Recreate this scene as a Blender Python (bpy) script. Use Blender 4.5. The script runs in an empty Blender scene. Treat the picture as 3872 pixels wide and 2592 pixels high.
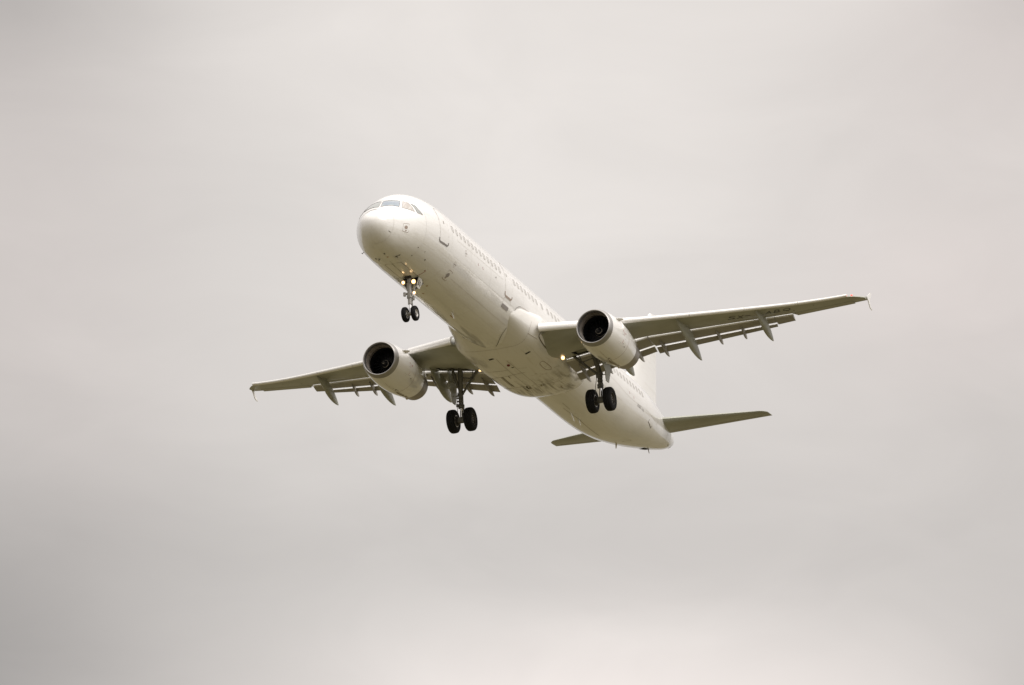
import bpy, bmesh, math, random
from mathutils import Vector, Matrix
random.seed(7)
sc = bpy.context.scene
COL = sc.collection
R = math.radians

# ------------------------------------------------------------------ camera
ELEV = R(14.0)                       # the lens is tilted up at the approaching aeroplane
EYE = Vector((0, 0, 1.7))
cd = bpy.data.cameras.new('camera'); cam = bpy.data.objects.new('camera', cd); COL.objects.link(cam)
cd.sensor_width = 36.0; cd.lens = 222.455; cd.clip_start = 0.5; cd.clip_end = 60000
cam.location = EYE; cam.rotation_euler = (R(90) + ELEV, 0, 0)
sc.camera = cam

# pose of the aeroplane (body axes: x forward, y to port, z up) as seen from the observer
EYE_B = Vector((266.56903, 103.97372, -105.89834))           # observer in body axes
R_B = Vector((-0.35081, 0.936, -0.02873)).normalized()
U_B = Vector((0.29595, 0.13993, 0.9449)); U_B = (U_B - R_B * U_B.dot(R_B)).normalized()
F_B = U_B.cross(R_B)
WZ = (U_B * math.cos(ELEV) + F_B * math.sin(ELEV)).normalized()
WY = WZ.cross(R_B)
ROT = Matrix((R_B, WY, WZ))
POSE = Matrix.Translation(EYE - ROT @ EYE_B) @ ROT.to_4x4()

# ------------------------------------------------------------------ world: overcast sky
SUN_EL, SUN_AZ = R(46), R(128)       # azimuth measured from +y towards +x
wd = bpy.data.worlds.new('World'); sc.world = wd; wd.use_nodes = True
nt = wd.node_tree; nt.nodes.clear()
N = nt.nodes.new; L = nt.links.new
def nd(t, **k):
    n = N(t)
    for a, v in k.items(): setattr(n, a, v)
    return n
def mth(op, a, b=None, c=None, clamp=False):
    n = nd('ShaderNodeMath', operation=op, use_clamp=clamp)
    for i, v in enumerate((a, b, c)):
        if v is None: continue
        if hasattr(v, 'links'): L(v, n.inputs[i])
        else: n.inputs[i].default_value = v
    return n.outputs[0]
tc = nd('ShaderNodeTexCoord')
sep = nd('ShaderNodeSeparateXYZ'); L(tc.outputs['Generated'], sep.inputs[0])
up = mth('MAXIMUM', sep.outputs['Z'], 0.0)
# overcast brightness rises towards the zenith
grad = mth('MULTIPLY_ADD', mth('MULTIPLY', up, up), 2.05, 0.65)
mp = nd('ShaderNodeMapping'); mp.inputs['Scale'].default_value = (9, 9, 26); L(tc.outputs['Generated'], mp.inputs[0])
n1 = nd('ShaderNodeTexNoise'); n1.inputs['Scale'].default_value = 1.0; n1.inputs['Detail'].default_value = 4; n1.inputs['Roughness'].default_value = .5; n1.inputs['Distortion'].default_value = .35; L(mp.outputs[0], n1.inputs[0])
mp2 = nd('ShaderNodeMapping'); mp2.inputs['Scale'].default_value = (5, 5, 9); mp2.inputs['Location'].default_value = (3.1, .4, 1.7); L(tc.outputs['Generated'], mp2.inputs[0])
n2 = nd('ShaderNodeTexNoise'); n2.inputs['Scale'].default_value = 1.0; n2.inputs['Detail'].default_value = 2; L(mp2.outputs[0], n2.inputs[0])
# a thinner, brighter patch of cloud behind the aeroplane, and the veiled glow round the sun
vn = nd('ShaderNodeVectorMath', operation='NORMALIZE'); L(tc.outputs['Generated'], vn.inputs[0])
def angle_to(v):
    d = nd('ShaderNodeVectorMath', operation='DOT_PRODUCT'); L(vn.outputs[0], d.inputs[0]); d.inputs[1].default_value = v
    return mth('ARCCOSINE', mth('MINIMUM', d.outputs['Value'], 1.0))
wob = mth('MULTIPLY', mth('SUBTRACT', n2.outputs['Fac'], .5), .05)
wob2 = mth('MULTIPLY', mth('SUBTRACT', n1.outputs['Fac'], .5), .022)
def cloud(az, el, wa, we):
    """soft lighter or darker patch of sky, centre and spread in degrees of azimuth and elevation"""
    x0 = math.sin(R(az)) * math.cos(R(el)); z0 = math.sin(R(el))
    dx = mth('DIVIDE', mth('ADD', mth('SUBTRACT', sep.outputs['X'], x0), wob), R(wa)); dz = mth('DIVIDE', mth('ADD', mth('SUBTRACT', sep.outputs['Z'], z0), wob2), R(we) * math.cos(R(el)))
    near = mth('GREATER_THAN', sep.outputs['Y'], 0.0)
    return mth('MULTIPLY', near, mth('EXPONENT', mth('MULTIPLY', mth('ADD', mth('MULTIPLY', dx, dx), mth('MULTIPLY', dz, dz)), -1.0)))
main = cloud(.3, 15.6, 4.6, 4.0); low = cloud(1.0, 10.4, 4.0, 1.0); edge = cloud(4.4, 14.4, 1.3, 1.1); puff = cloud(1.3, 11.3, .9, .22)
thin = mth('MULTIPLY_ADD', main, .22, .82)
for c_, k_ in ((low, .50), (puff, .06), (cloud(.6, 12.3, 5.0, .65), -.065), (edge, .05), (cloud(-1.8, 13.0, 2.2, .5), .03), (cloud(3.6, 16.0, 1.0, 1.0), -.05), (cloud(-5.0, 17.4, 1.5, 1.5), -.27), (cloud(-5.9, 10.3, 2.5, 2.3), -.36), (cloud(5.1, 17.6, 1.0, 1.3), -.13), (cloud(5.2, 10.4, 1.0, 1.0), -.17)): thin = mth('MULTIPLY_ADD', c_, k_, thin)  # the corner patches darken the sky in place of lens vignetting
pink = mth('ADD', mth('ADD', low, edge), mth('ADD', cloud(-5, 14.5, 1.5, 3), cloud(4.8, 16.8, 1.3, 1.2)), clamp=True)
sv = Vector((math.sin(SUN_AZ) * math.cos(SUN_EL), math.cos(SUN_AZ) * math.cos(SUN_EL), math.sin(SUN_EL)))
sa = mth('DIVIDE', angle_to(sv), R(38))
glow = mth('MULTIPLY', mth('EXPONENT', mth('MULTIPLY', mth('MULTIPLY', sa, sa), -1.0)), 1.15)
mp3 = nd('ShaderNodeMapping'); mp3.inputs['Scale'].default_value = (26, 26, 60); mp3.inputs['Location'].default_value = (1.3, 2.4, .7); L(tc.outputs['Generated'], mp3.inputs[0])
n3 = nd('ShaderNodeTexNoise'); n3.inputs['Scale'].default_value = 1.0; n3.inputs['Detail'].default_value = 6; n3.inputs['Roughness'].default_value = .55; n3.inputs['Distortion'].default_value = .6; L(mp3.outputs[0], n3.inputs[0])
thin = mth('MULTIPLY', thin, mth('MULTIPLY_ADD', mth('SUBTRACT', n3.outputs['Fac'], .5), .17, 1.0))
lum = mth('MULTIPLY', mth('MULTIPLY', grad, thin), mth('MULTIPLY_ADD', mth('SUBTRACT', n1.outputs['Fac'], .5), .16, 1.0))
lum = mth('ADD', lum, glow)
tint = nd('ShaderNodeMix', data_type='RGBA'); tint.inputs[6].default_value = (1.0, .944, .897, 1); tint.inputs[7].default_value = (1.0, .905, .862, 1)
L(mth('MULTIPLY_ADD', mth('SUBTRACT', n2.outputs['Fac'], .45), .8, mth('MULTIPLY', pink, .65), clamp=True), tint.inputs[0])
cm = nd('ShaderNodeVectorMath', operation='SCALE'); L(tint.outputs[2], cm.inputs[0]); L(lum, cm.inputs['Scale'])
bg = nd('ShaderNodeBackground'); L(cm.outputs[0], bg.inputs[0]); bg.inputs[1].default_value = 1.0
sky = nd('ShaderNodeTexSky', sky_type='NISHITA', sun_disc=False); sky.sun_elevation = SUN_EL; sky.sun_rotation = SUN_AZ
bg2 = nd('ShaderNodeBackground'); L(sky.outputs[0], bg2.inputs[0]); bg2.inputs[1].default_value = .08
mx = nd('ShaderNodeMixShader'); mx.inputs[0].default_value = .05; L(bg.outputs[0], mx.inputs[1]); L(bg2.outputs[0], mx.inputs[2])
wo = nd('ShaderNodeOutputWorld'); L(mx.outputs[0], wo.inputs[0])

sd = bpy.data.lights.new('sun', 'SUN'); sun = bpy.data.objects.new('sun', sd); COL.objects.link(sun)
sd.energy = 1.3; sd.angle = R(40); sd.color = (1, .965, .92)
sun.rotation_euler = (-sv).to_track_quat('-Z', 'Y').to_euler()
sc.view_settings.view_transform = 'Standard'; sc.view_settings.look = 'None'
sc.view_settings.exposure = 0.0; sc.view_settings.gamma = 1.0; sc.view_settings.use_curve_mapping = False
sc.cycles.max_bounces = 8

# ------------------------------------------------------------------ materials
def mat(name, col, rough=.5, metal=0., coat=0., emit=None, estr=0., noise=None, bump=None, spec=.5):
    m = bpy.data.materials.new(name); m.use_nodes = True
    t = m.node_tree; b = t.nodes['Principled BSDF']
    b.inputs['Base Color'].default_value = (*col, 1); b.inputs['Roughness'].default_value = rough
    b.inputs['Metallic'].default_value = metal; b.inputs['Coat Weight'].default_value = coat; b.inputs['Coat Roughness'].default_value = .06
    b.inputs['Specular IOR Level'].default_value = spec
    if emit: b.inputs['Emission Color'].default_value = (*emit, 1); b.inputs['Emission Strength'].default_value = estr
    if noise:
        # list of (scale xyz, colour, low, high, amount): wear and dirt with shapes of their own
        tcn = t.nodes.new('ShaderNodeTexCoord'); cur = None
        for sc3, c2, lo, hi, amt, *gate in noise:
            mpn = t.nodes.new('ShaderNodeMapping'); mpn.inputs['Scale'].default_value = sc3; t.links.new(tcn.outputs['Object'], mpn.inputs[0])
            nz = t.nodes.new('ShaderNodeTexNoise'); nz.inputs['Scale'].default_value = 1; nz.inputs['Detail'].default_value = 5; t.links.new(mpn.outputs[0], nz.inputs[0])
            mr = t.nodes.new('ShaderNodeMapRange'); mr.inputs[1].default_value = lo; mr.inputs[2].default_value = hi; mr.inputs[4].default_value = amt; t.links.new(nz.outputs['Fac'], mr.inputs[0])
            fac = mr.outputs[0]
            if gate:
                sx = t.nodes.new('ShaderNodeSeparateXYZ'); t.links.new(tcn.outputs['Object'], sx.inputs[0]); gm_ = t.nodes.new('ShaderNodeMapRange'); gm_.inputs[1].default_value, gm_.inputs[2].default_value = gate[0]
                t.links.new(sx.outputs[0], gm_.inputs[0]); mu = t.nodes.new('ShaderNodeMath'); mu.operation = 'MULTIPLY'; t.links.new(fac, mu.inputs[0]); t.links.new(gm_.outputs[0], mu.inputs[1]); fac = mu.outputs[0]
            mixn = t.nodes.new('ShaderNodeMix'); mixn.data_type = 'RGBA'; t.links.new(fac, mixn.inputs[0])
            if cur is None: mixn.inputs[6].default_value = (*col, 1)
            else: t.links.new(cur, mixn.inputs[6])
            mixn.inputs[7].default_value = (*c2, 1); cur = mixn.outputs[2]
        t.links.new(cur, b.inputs['Base Color'])
    if bump:
        tcn = t.nodes.new('ShaderNodeTexCoord'); nz = t.nodes.new('ShaderNodeTexNoise'); nz.inputs['Scale'].default_value = bump[0]; nz.inputs['Detail'].default_value = 2
        t.links.new(tcn.outputs['Object'], nz.inputs[0]); bp = t.nodes.new('ShaderNodeBump'); bp.inputs['Strength'].default_value = bump[1]; bp.inputs['Distance'].default_value = .02
        t.links.new(nz.outputs['Fac'], bp.inputs['Height']); t.links.new(bp.outputs[0], b.inputs['Normal'])
    return m
M = {}
M['white'] = mat('white_paint', (.80, .79, .775), .30, coat=1., noise=[((.35, 5, 5), (.66, .635, .60), .50, .75, .6), ((.5, 1.2, 1.2), (.68, .66, .62), .48, .8, .5)], bump=(.9, .10))
M['belly'] = mat('belly_paint', (.76, .745, .715), .32, coat=.8, noise=[((.45, 3.5, 3.5), (.45, .40, .30), .58, .85, .45), ((.7, 6, 3), (.12, .095, .055), .46, .68, .9, (-20.6, -22.4)), ((3.5, 3.5, 3.5), (.22, .18, .11), .58, .72, .6, (-19.0, -21.5))], bump=(.9, .08))
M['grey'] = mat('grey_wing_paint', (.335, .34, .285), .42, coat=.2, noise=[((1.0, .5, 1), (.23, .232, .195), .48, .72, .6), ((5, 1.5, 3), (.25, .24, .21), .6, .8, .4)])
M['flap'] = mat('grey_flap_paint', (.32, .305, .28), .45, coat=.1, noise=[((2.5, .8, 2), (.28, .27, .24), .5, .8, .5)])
M['slat'] = mat('white_slat_paint', (.80, .79, .77), .25, metal=.15, coat=.8)
M['lip'] = mat('inlet_lip_metal', (.34, .33, .32), .36, metal=.8)
M['nozzle'] = mat('nozzle_metal', (.34, .31, .28), .38, metal=.9, noise=[((3, 3, 3), (.22, .19, .16), .45, .7, .7)])
M['duct'] = mat('inlet_duct_lining', (.29, .26, .235), .45, noise=[((1.5, 1.5, 1.5), (.11, .095, .085), .45, .7, .8)])
M['fan'] = mat('fan_blade_metal', (.008, .0085, .011), .6)
M['spin'] = mat('spinner_black', (.012, .012, .014), .4)
M['spiral'] = mat('spinner_spiral_paint', (.42, .39, .33), .5)
M['tyre'] = mat('tyre_rubber', (.0065, .0065, .007), .85, spec=.25, noise=[((6, 6, 6), (.016, .015, .015), .5, .8, .5)])
M['rim'] = mat('wheel_rim_metal', (.42, .41, .39), .4, metal=.6)
M['hub'] = mat('brake_metal', (.06, .055, .05), .5, metal=.5)
M['strut'] = mat('gear_strut_paint', (.36, .35, .33), .45, metal=.2, noise=[((8, 8, 8), (.14, .13, .11), .48, .66, .7)])
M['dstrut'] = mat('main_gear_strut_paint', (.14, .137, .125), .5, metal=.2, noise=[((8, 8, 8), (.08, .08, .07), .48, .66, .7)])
M['chrome'] = mat('piston_chrome', (.75, .75, .75), .15, metal=1.)
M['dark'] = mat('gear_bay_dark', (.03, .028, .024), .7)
M['line'] = mat('panel_gap', (.13, .115, .09), .7)
M['faint'] = mat('faint_panel_gap', (.54, .51, .46), .6)
M['lap'] = mat('skin_joint_line', (.64, .625, .60), .5)  # thin joint lines a little darker than the paint
M['bright'] = mat('pale_sealant_line', (.86, .84, .80), .5)
M['brown'] = mat('door_outline_paint', (.33, .26, .22), .6)
M['sill'] = mat('door_scuff_plate', (.24, .22, .21), .5, metal=.3)
M['greyp'] = mat('grey_panel_paint', (.30, .275, .265), .5)
M['red'] = mat('red_marking_paint', (.30, .035, .025), .5)
M['orange'] = mat('orange_marking_paint', (.42, .19, .04), .5)
M['black'] = mat('black_lettering_paint', (.02, .02, .018), .5)
M['plum'] = mat('grey_lettering_paint', (.25, .24, .235), .5)
M['stain'] = mat('oil_grime', (.26, .22, .15), .7)
M['stain2'] = mat('dark_oil_grime', (.085, .07, .045), .7)
M['glass'] = mat('cockpit_glass', (.24, .26, .25), .08, metal=.3, coat=1.)
M['glassb'] = mat('reflection_tinted_windshield', (.14, .19, .25), .10, metal=.35, coat=1., noise=[((4, 2.0, 2), (.26, .31, .31), .42, .62, .9)])  # bluish blotches paint a sky reflection into the glass colour
M['blind'] = mat('drawn_blind', (.46, .44, .41), .3, coat=.6, noise=[((1, 16, 1), (.34, .30, .27), .45, .6, .8)])
M['pane'] = mat('cabin_window_pane', (.60, .585, .56), .15, coat=.8)
M['wgrey'] = mat('reveal_shade_and_lens_grey', (.36, .34, .31), .5)  # painted reveal shade on cabin windows; also door window and unlit lens
M['lamp'] = mat('lit_lamp_lens', (1, .9, .75), .2, emit=(1, .70, .36), estr=6.)
M['lampr'] = mat('lamp_halo_ring', (1, .8, .6), .2, emit=(1, .52, .20), estr=2.2)  # orange glowing ring imitating the halo round a bright lamp
M['lamps'] = mat('small_lit_lamp_lens', (1, .9, .75), .2, emit=(1, .72, .42), estr=14.)
M['red_lamp'] = mat('red_lamp_lens', (.6, .02, .01), .2, emit=(1, .05, .03), estr=2.2)
M['beacon'] = mat('red_beacon_lens', (.16, .012, .01), .25)
M['cream'] = mat('pale_rubber', (.52, .47, .38), .6)

# ------------------------------------------------------------------ mesh helpers (body axes, s = metres aft of the nose)
def V(s, y, z): return Vector((-s, y, z))
def tag(o, label=None, cat=None, group=None, kind=None):
    if label: o['label'] = label
    if cat: o['category'] = cat
    if group: o['group'] = group
    if kind: o['kind'] = kind
    return o
def mesh(name, verts, faces, mats, parent=None, smooth=True, fm=None, sharp=None, label=None):
    me = bpy.data.meshes.new(name); me.from_pydata([tuple(v) for v in verts], [], faces)
    ms = mats if isinstance(mats, (list, tuple)) else [mats]
    for m_ in ms: me.materials.append(M[m_])
    if fm: me.polygons.foreach_set('material_index', fm)
    me.polygons.foreach_set('use_smooth', [smooth] * len(me.polygons))
    bm = bmesh.new(); bm.from_mesh(me); bmesh.ops.remove_doubles(bm, verts=bm.verts, dist=1e-5); bmesh.ops.recalc_face_normals(bm, faces=bm.faces)
    if smooth:
        lim = R(sharp if sharp else 38)
        for e in bm.edges:
            if len(e.link_faces) == 2 and e.calc_face_angle(0) > lim: e.smooth = False
    bm.to_mesh(me); bm.free()
    o = bpy.data.objects.new(name, me); COL.objects.link(o)
    if parent: o.parent = parent
    if label: o['label'] = label
    return o
class MB:
    def __init__(self): self.v = []; self.f = []; self.m = []
    def add(self, vs, fs, mi=0):
        k = len(self.v); self.v += [Vector(v) for v in vs]; self.f += [tuple(i + k for i in f) for f in fs]; self.m += [mi] * len(fs); return self
    def loft(self, rings, mi=0, closed=True, cap0=False, cap1=False, skip=None):
        n = len(rings[0]); vs = [p for r in rings for p in r]; fs = []
        for i in range(len(rings) - 1):
            for j in range(n if closed else n - 1):
                if skip and skip(i, j): continue
                k = (j + 1) % n; fs.append((i * n + j, i * n + k, (i + 1) * n + k, (i + 1) * n + j))
        if cap0: fs.append(tuple(range(n)))
        if cap1: fs.append(tuple(range((len(rings) - 1) * n, len(rings) * n)))
        return self.add(vs, fs, mi)
    def tube(self, a, b, r0, r1=None, n=12, mi=0, cap=True):
        a, b = Vector(a), Vector(b); r1 = r0 if r1 is None else r1; d = (b - a).normalized()
        x = d.orthogonal().normalized(); y = d.cross(x); rg = []
        for p, r in ((a, r0), (b, r1)): rg.append([p + (x * math.cos(t) + y * math.sin(t)) * r for t in [2 * math.pi * i / n for i in range(n)]])
        return self.loft(rg, mi, True, cap, cap)
    def path(self, pts, r, n=8, mi=0):
        for a, b in zip(pts, pts[1:]): self.tube(a, b, r, n=n, mi=mi)
        return self
    def lathe(self, c, axis, prof, n=32, mi=0, mis=None):
        c = Vector(c); d = Vector(axis).normalized(); x = Vector((0, 0, 1)) if abs(d.z) < .9 else Vector((1, 0, 0)); x = (x - d * x.dot(d)).normalized(); y = d.cross(x)
        rings = [[c + d * h + (x * math.cos(t) + y * math.sin(t)) * r for t in [2 * math.pi * i / n for i in range(n)]] for h, r in prof]
        for k in range(len(rings) - 1): self.loft(rings[k:k + 2], mis[k] if mis else mi)
        return self
    def box(self, a, b, mi=0):
        (x0, y0, z0), (x1, y1, z1) = a, b
        return self.add([(x0, y0, z0), (x1, y0, z0), (x1, y1, z0), (x0, y1, z0), (x0, y0, z1), (x1, y0, z1), (x1, y1, z1), (x0, y1, z1)], [(0, 3, 2, 1), (4, 5, 6, 7), (0, 1, 5, 4), (1, 2, 6, 5), (2, 3, 7, 6), (3, 0, 4, 7)], mi)
    def plate(self, poly, off, mi=0):
        p = [Vector(v) for v in poly]; q = [v + Vector(off) for v in p]; n = len(p)
        self.add(p + q, [tuple(range(n - 1, -1, -1)), tuple(range(n, 2 * n))] + [(i, (i + 1) % n, n + (i + 1) % n, n + i) for i in range(n)], mi); return self
    def build(self, name, mats, parent=None, smooth=True, sharp=None, label=None):
        return mesh(name, self.v, self.f, mats, parent, smooth, self.m, sharp, label)
def decal(name, surf, poly, matn, parent, step=(.25, R(6)), off=.005, build=True, label=None):
    """fill a polygon given in surface parameters with faces that follow the surface"""
    bm = bmesh.new(); bm.faces.new([bm.verts.new((u, v, 0)) for u, v in poly])
    for ax in (0, 1):
        lo = min(p[ax] for p in poly); hi = max(p[ax] for p in poly); k = 1
        while lo + k * step[ax] < hi:
            c = [0, 0, 0]; c[ax] = lo + k * step[ax]; nrm = [0, 0, 0]; nrm[ax] = 1
            bmesh.ops.bisect_plane(bm, geom=bm.verts[:] + bm.edges[:] + bm.faces[:], plane_co=c, plane_no=nrm); k += 1
    bm.verts.index_update()
    vs = [surf(v.co.x, v.co.y, off) for v in bm.verts]; fs = [tuple(v.index for v in f.verts) for f in bm.faces]; bm.free()
    if build: return mesh(name, vs, fs, matn, parent, True, label=label)
    return vs, fs
def ribbon(mb, surf, pts, w, off=.004, mi=0, seg=.3, closed=False):
    """a thin strip along a line on the surface"""
    if closed: pts = list(pts) + [pts[0]]
    P = []
    for (a, b) in zip(pts, pts[1:]):
        n = max(1, int((Vector(surf(*a, 0)) - Vector(surf(*b, 0))).length / seg))
        for k in range(n): P.append((a[0] + (b[0] - a[0]) * k / n, a[1] + (b[1] - a[1]) * k / n))
    P.append(pts[-1]); vs = []
    for i, p in enumerate(P):
        q0 = Vector(surf(*P[max(i - 1, 0)], off)); q1 = Vector(surf(*P[min(i + 1, len(P) - 1)], off)); c = Vector(surf(*p, off)); nrm = c - Vector(surf(*p, 0))
        d = (q1 - q0).cross(nrm)
        d = d.normalized() * w / 2 if d.length > 1e-9 else Vector((0, 0, w / 2))
        vs += [c - d, c + d]
    mb.add(vs, [(2 * i, 2 * i + 1, 2 * i + 3, 2 * i + 2) for i in range(len(P) - 1)], mi); return mb
def smooth_line(pts, n=5):
    q = [pts[0]] + list(pts) + [pts[-1]]; o = []
    for i in range(1, len(q) - 2):
        for k in range(n):
            t = k / n; o.append(tuple(.5 * (2 * q[i][d] + (q[i + 1][d] - q[i - 1][d]) * t + (2 * q[i - 1][d] - 5 * q[i][d] + 4 * q[i + 1][d] - q[i + 2][d]) * t * t + (3 * q[i][d] - q[i - 1][d] - 3 * q[i + 1][d] + q[i + 2][d]) * t ** 3) for d in (0, 1)))
    return o + [pts[-1]]
def deg(pts): return [(s, R(a)) for s, a in pts]
def rrect(u0, u1, v0, v1, ru, rv, n=4):
    o = []
    for cu, cv, a in ((u1 - ru, v1 - rv, 0), (u0 + ru, v1 - rv, 90), (u0 + ru, v0 + rv, 180), (u1 - ru, v0 + rv, 270)):
        for k in range(n + 1): t = R(a + 90 * k / n); o.append((cu + ru * math.cos(t), cv + rv * math.sin(t)))
    return o
def disc(cu, cv, ru, rv, n=20): return [(cu + ru * math.cos(2 * math.pi * k / n), cv + rv * math.sin(2 * math.pi * k / n)) for k in range(n)]
_fonts = {}
def glyphs(txt):
    """outline mesh of some lettering, height 1"""
    c = bpy.data.curves.new('lettering', 'FONT'); c.body = txt; c.size = 1.0; c.resolution_u = 3
    o = bpy.data.objects.new('lettering', c); COL.objects.link(o)
    dg = bpy.context.evaluated_depsgraph_get(); me = bpy.data.meshes.new_from_object(o.evaluated_get(dg))
    vs = [tuple(v.co) for v in me.vertices]; fs = [tuple(p.vertices) for p in me.polygons]
    COL.objects.unlink(o); bpy.data.objects.remove(o); bpy.data.curves.remove(c); bpy.data.meshes.remove(me)
    x0 = min(v[0] for v in vs); x1 = max(v[0] for v in vs); y0 = min(v[1] for v in vs); y1 = max(v[1] for v in vs)
    return [((v[0] - x0), (v[1] - y0)) for v in vs], fs, x1 - x0, y1 - y0
def letter_on(mb, surf, txt, org, ax, up_, w, h, off=.005, mi=0):
    """place one glyph with its lower left corner at org (parameters), axes ax/up_ and size w x h"""
    vs, fs, gw, gh = glyphs(txt)
    out = [surf(org[0] + ax[0] * v[0] / gw * w + up_[0] * v[1] / max(gh, 1e-6) * h, org[1] + ax[1] * v[0] / gw * w + up_[1] * v[1] / max(gh, 1e-6) * h, off) for v in vs]
    mb.add(out, fs, mi); return mb

# ------------------------------------------------------------------ shape functions

def pchip(xs,ys):
    n=len(xs);h=[xs[i+1]-xs[i] for i in range(n-1)];d=[(ys[i+1]-ys[i])/h[i] for i in range(n-1)]
    m=[0]*n
    for i in range(1,n-1):
        if d[i-1]*d[i]>0:
            w1=2*h[i]+h[i-1];w2=h[i]+2*h[i-1];m[i]=(w1+w2)/(w1/d[i-1]+w2/d[i])
    m[0]=d[0];m[-1]=d[-1]
    def f(x):
        if x<=xs[0]:return ys[0]
        if x>=xs[-1]:return ys[-1]
        lo=0
        for i in range(n-1):
            if x<=xs[i+1]:lo=i;break
        t=(x-xs[lo])/h[lo]
        return (ys[lo]*(1+2*t)*(1-t)**2+m[lo]*h[lo]*t*(1-t)**2+ys[lo+1]*t*t*(3-2*t)+m[lo+1]*h[lo]*t*t*(t-1))
    return f
# fuselage stations: aft distance, top z, bottom z, half width, z of max width, upper exponent
FS=[(0.0,-.78,-.78,0.0,-.78),(.03,-.62,-.98,.19,-.78),(.12,-.44,-1.18,.40,-.78),(.3,-.22,-1.40,.61,-.76),(.6,-.05,-1.62,.815,-.72),(1.0,.15,-1.80,1.03,-.65),(1.26,.32,-1.88,1.165,-.60),(1.63,.70,-1.95,1.34,-.54),
(2.2,1.04,-2.015,1.585,-.42),(2.6,1.32,-2.04,1.695,-.35),(2.9,1.49,-2.05,1.765,-.29),(3.3,1.645,-2.055,1.82,-.22),(3.8,1.775,-2.06,1.88,-.15),(4.5,1.90,-2.07,1.93,-.08),(5.3,1.99,-2.07,1.962,-.03),(6.2,2.045,-2.07,1.973,0.),(7.2,2.07,-2.07,1.975,0),
(29.5,2.07,-2.07,1.975,0.),(31,2.07,-2.035,1.975,.0),(32.5,2.07,-1.945,1.96,.03),(34,2.07,-1.77,1.92,.06),(36,2.06,-1.43,1.80,.15),(38,2.0,-1.01,1.53,.32),(40,1.86,-.53,1.20,.52),(41.5,1.68,-.14,.93,.66),(42.6,1.49,.18,.71,.78),(43.2,1.35,.40,.54,.86),(43.7,1.20,.60,.36,.90),(43.92,1.10,.72,.24,.91)]
def _cols(k):return [r[k] for r in FS]
def mk(k,sq=False):
    # near nose use sqrt-parameter so the tip is round
    xs=[math.sqrt(v) for v in _cols(0)];return (lambda f:(lambda s:f(math.sqrt(max(s,0)))))(pchip(xs,_cols(k)))
f_top,f_bot,f_hw,f_zm=mk(1),mk(2),mk(3),mk(4)
def fus(s,th,off=0.0):
    c,sn=math.cos(th),math.sin(th);c=math.copysign(abs(c)**.94,c) if sn<0 else c;sn=-abs(sn)**.96 if sn<0 else sn
    t,b,w,m=f_top(s),f_bot(s),f_hw(s),f_zm(s)
    up=(t-m) if sn>=0 else (m-b)
    y=w*c;z=m+up*sn
    if off:
        ny=c/max(w,1e-3);nz=sn/max(up,1e-3);l=math.hypot(ny,nz);y+=ny/l*off;z+=nz/l*off
    return (-s,y,z)

# ------------------------------------------------------------------ ground (below the frame; it lights the underside)
gm = bpy.data.materials.new('dry_grass_field'); gm.use_nodes = True; t = gm.node_tree; b = t.nodes['Principled BSDF']; b.inputs['Roughness'].default_value = .95
tcn = t.nodes.new('ShaderNodeTexCoord'); nz = t.nodes.new('ShaderNodeTexNoise'); nz.inputs['Scale'].default_value = .012; nz.inputs['Detail'].default_value = 6; t.links.new(tcn.outputs['Object'], nz.inputs[0])
rp = t.nodes.new('ShaderNodeValToRGB'); e = rp.color_ramp.elements; e[0].position = .38; e[0].color = (.082, .071, .030, 1); e[1].position = .62; e[1].color = (.123, .102, .046, 1)
t.links.new(nz.outputs['Fac'], rp.inputs[0]); t.links.new(rp.outputs[0], b.inputs['Base Color']); M['ground'] = gm
g = MB(); n = 64
g.loft([[Vector((r * math.cos(2 * math.pi * k / n), r * math.sin(2 * math.pi * k / n) + 300, 0)) for k in range(n)] for r in (1, 60, 300, 1500, 8000, 20000)], cap0=True)
tag(g.build('ground', 'ground', smooth=False), kind='structure')

# ------------------------------------------------------------------ the aeroplane
plane = bpy.data.objects.new('airliner', None); COL.objects.link(plane); plane.matrix_world = POSE
plane.empty_display_size = 3
tag(plane, 'white twin-engine passenger jet flying in low with wheels and flaps lowered, against grey cloud', 'airplane')

# ---- fuselage
NT = 96
def srange(a, b, st): n = max(1, round((b - a) / st)); return [a + (b - a) * k / n for k in range(n)]
WELL0, WELL1 = 5.2, 5.85
ST = [0.0] + [.003, .008, .016, .03, .05, .08, .12, .17, .23, .3, .38, .47, .58, .7, .82, .94] + srange(1.05, 3.2, .1) + srange(3.2, WELL0, .2) + srange(WELL0, WELL1, .325) + srange(WELL1, 29.5, .6) + srange(29.5, 43.4, .4) + [43.55, 43.7, 43.8, 43.88, 43.92]
TH = [R(-90 + 360 * j / NT) for j in range(NT)]
mb = MB()
i0 = min(range(len(ST)), key=lambda i: abs(ST[i] - WELL0)); i1 = min(range(len(ST)), key=lambda i: abs(ST[i] - WELL1))
JW = 3
inwell = lambda j: j < JW or j >= NT - JW
mb.loft([[Vector(fus(s, th)) for th in TH] for s in ST], 0, skip=lambda i, j: i0 <= i < i1 and inwell(j))
# nose gear bay: walls and roof of a box inside the opening
wl = [Vector(fus(WELL0 if k == 0 else WELL1, R(-90 + sgn * JW * 360 / NT))) for k, sgn in ((0, -1), (0, 1), (1, 1), (1, -1))]
top = [Vector((v.x, v.y, -1.25)) for v in wl]
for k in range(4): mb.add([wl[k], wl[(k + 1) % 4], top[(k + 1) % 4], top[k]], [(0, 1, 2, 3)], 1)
mb.add(top, [(0, 1, 2, 3)], 1)
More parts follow.
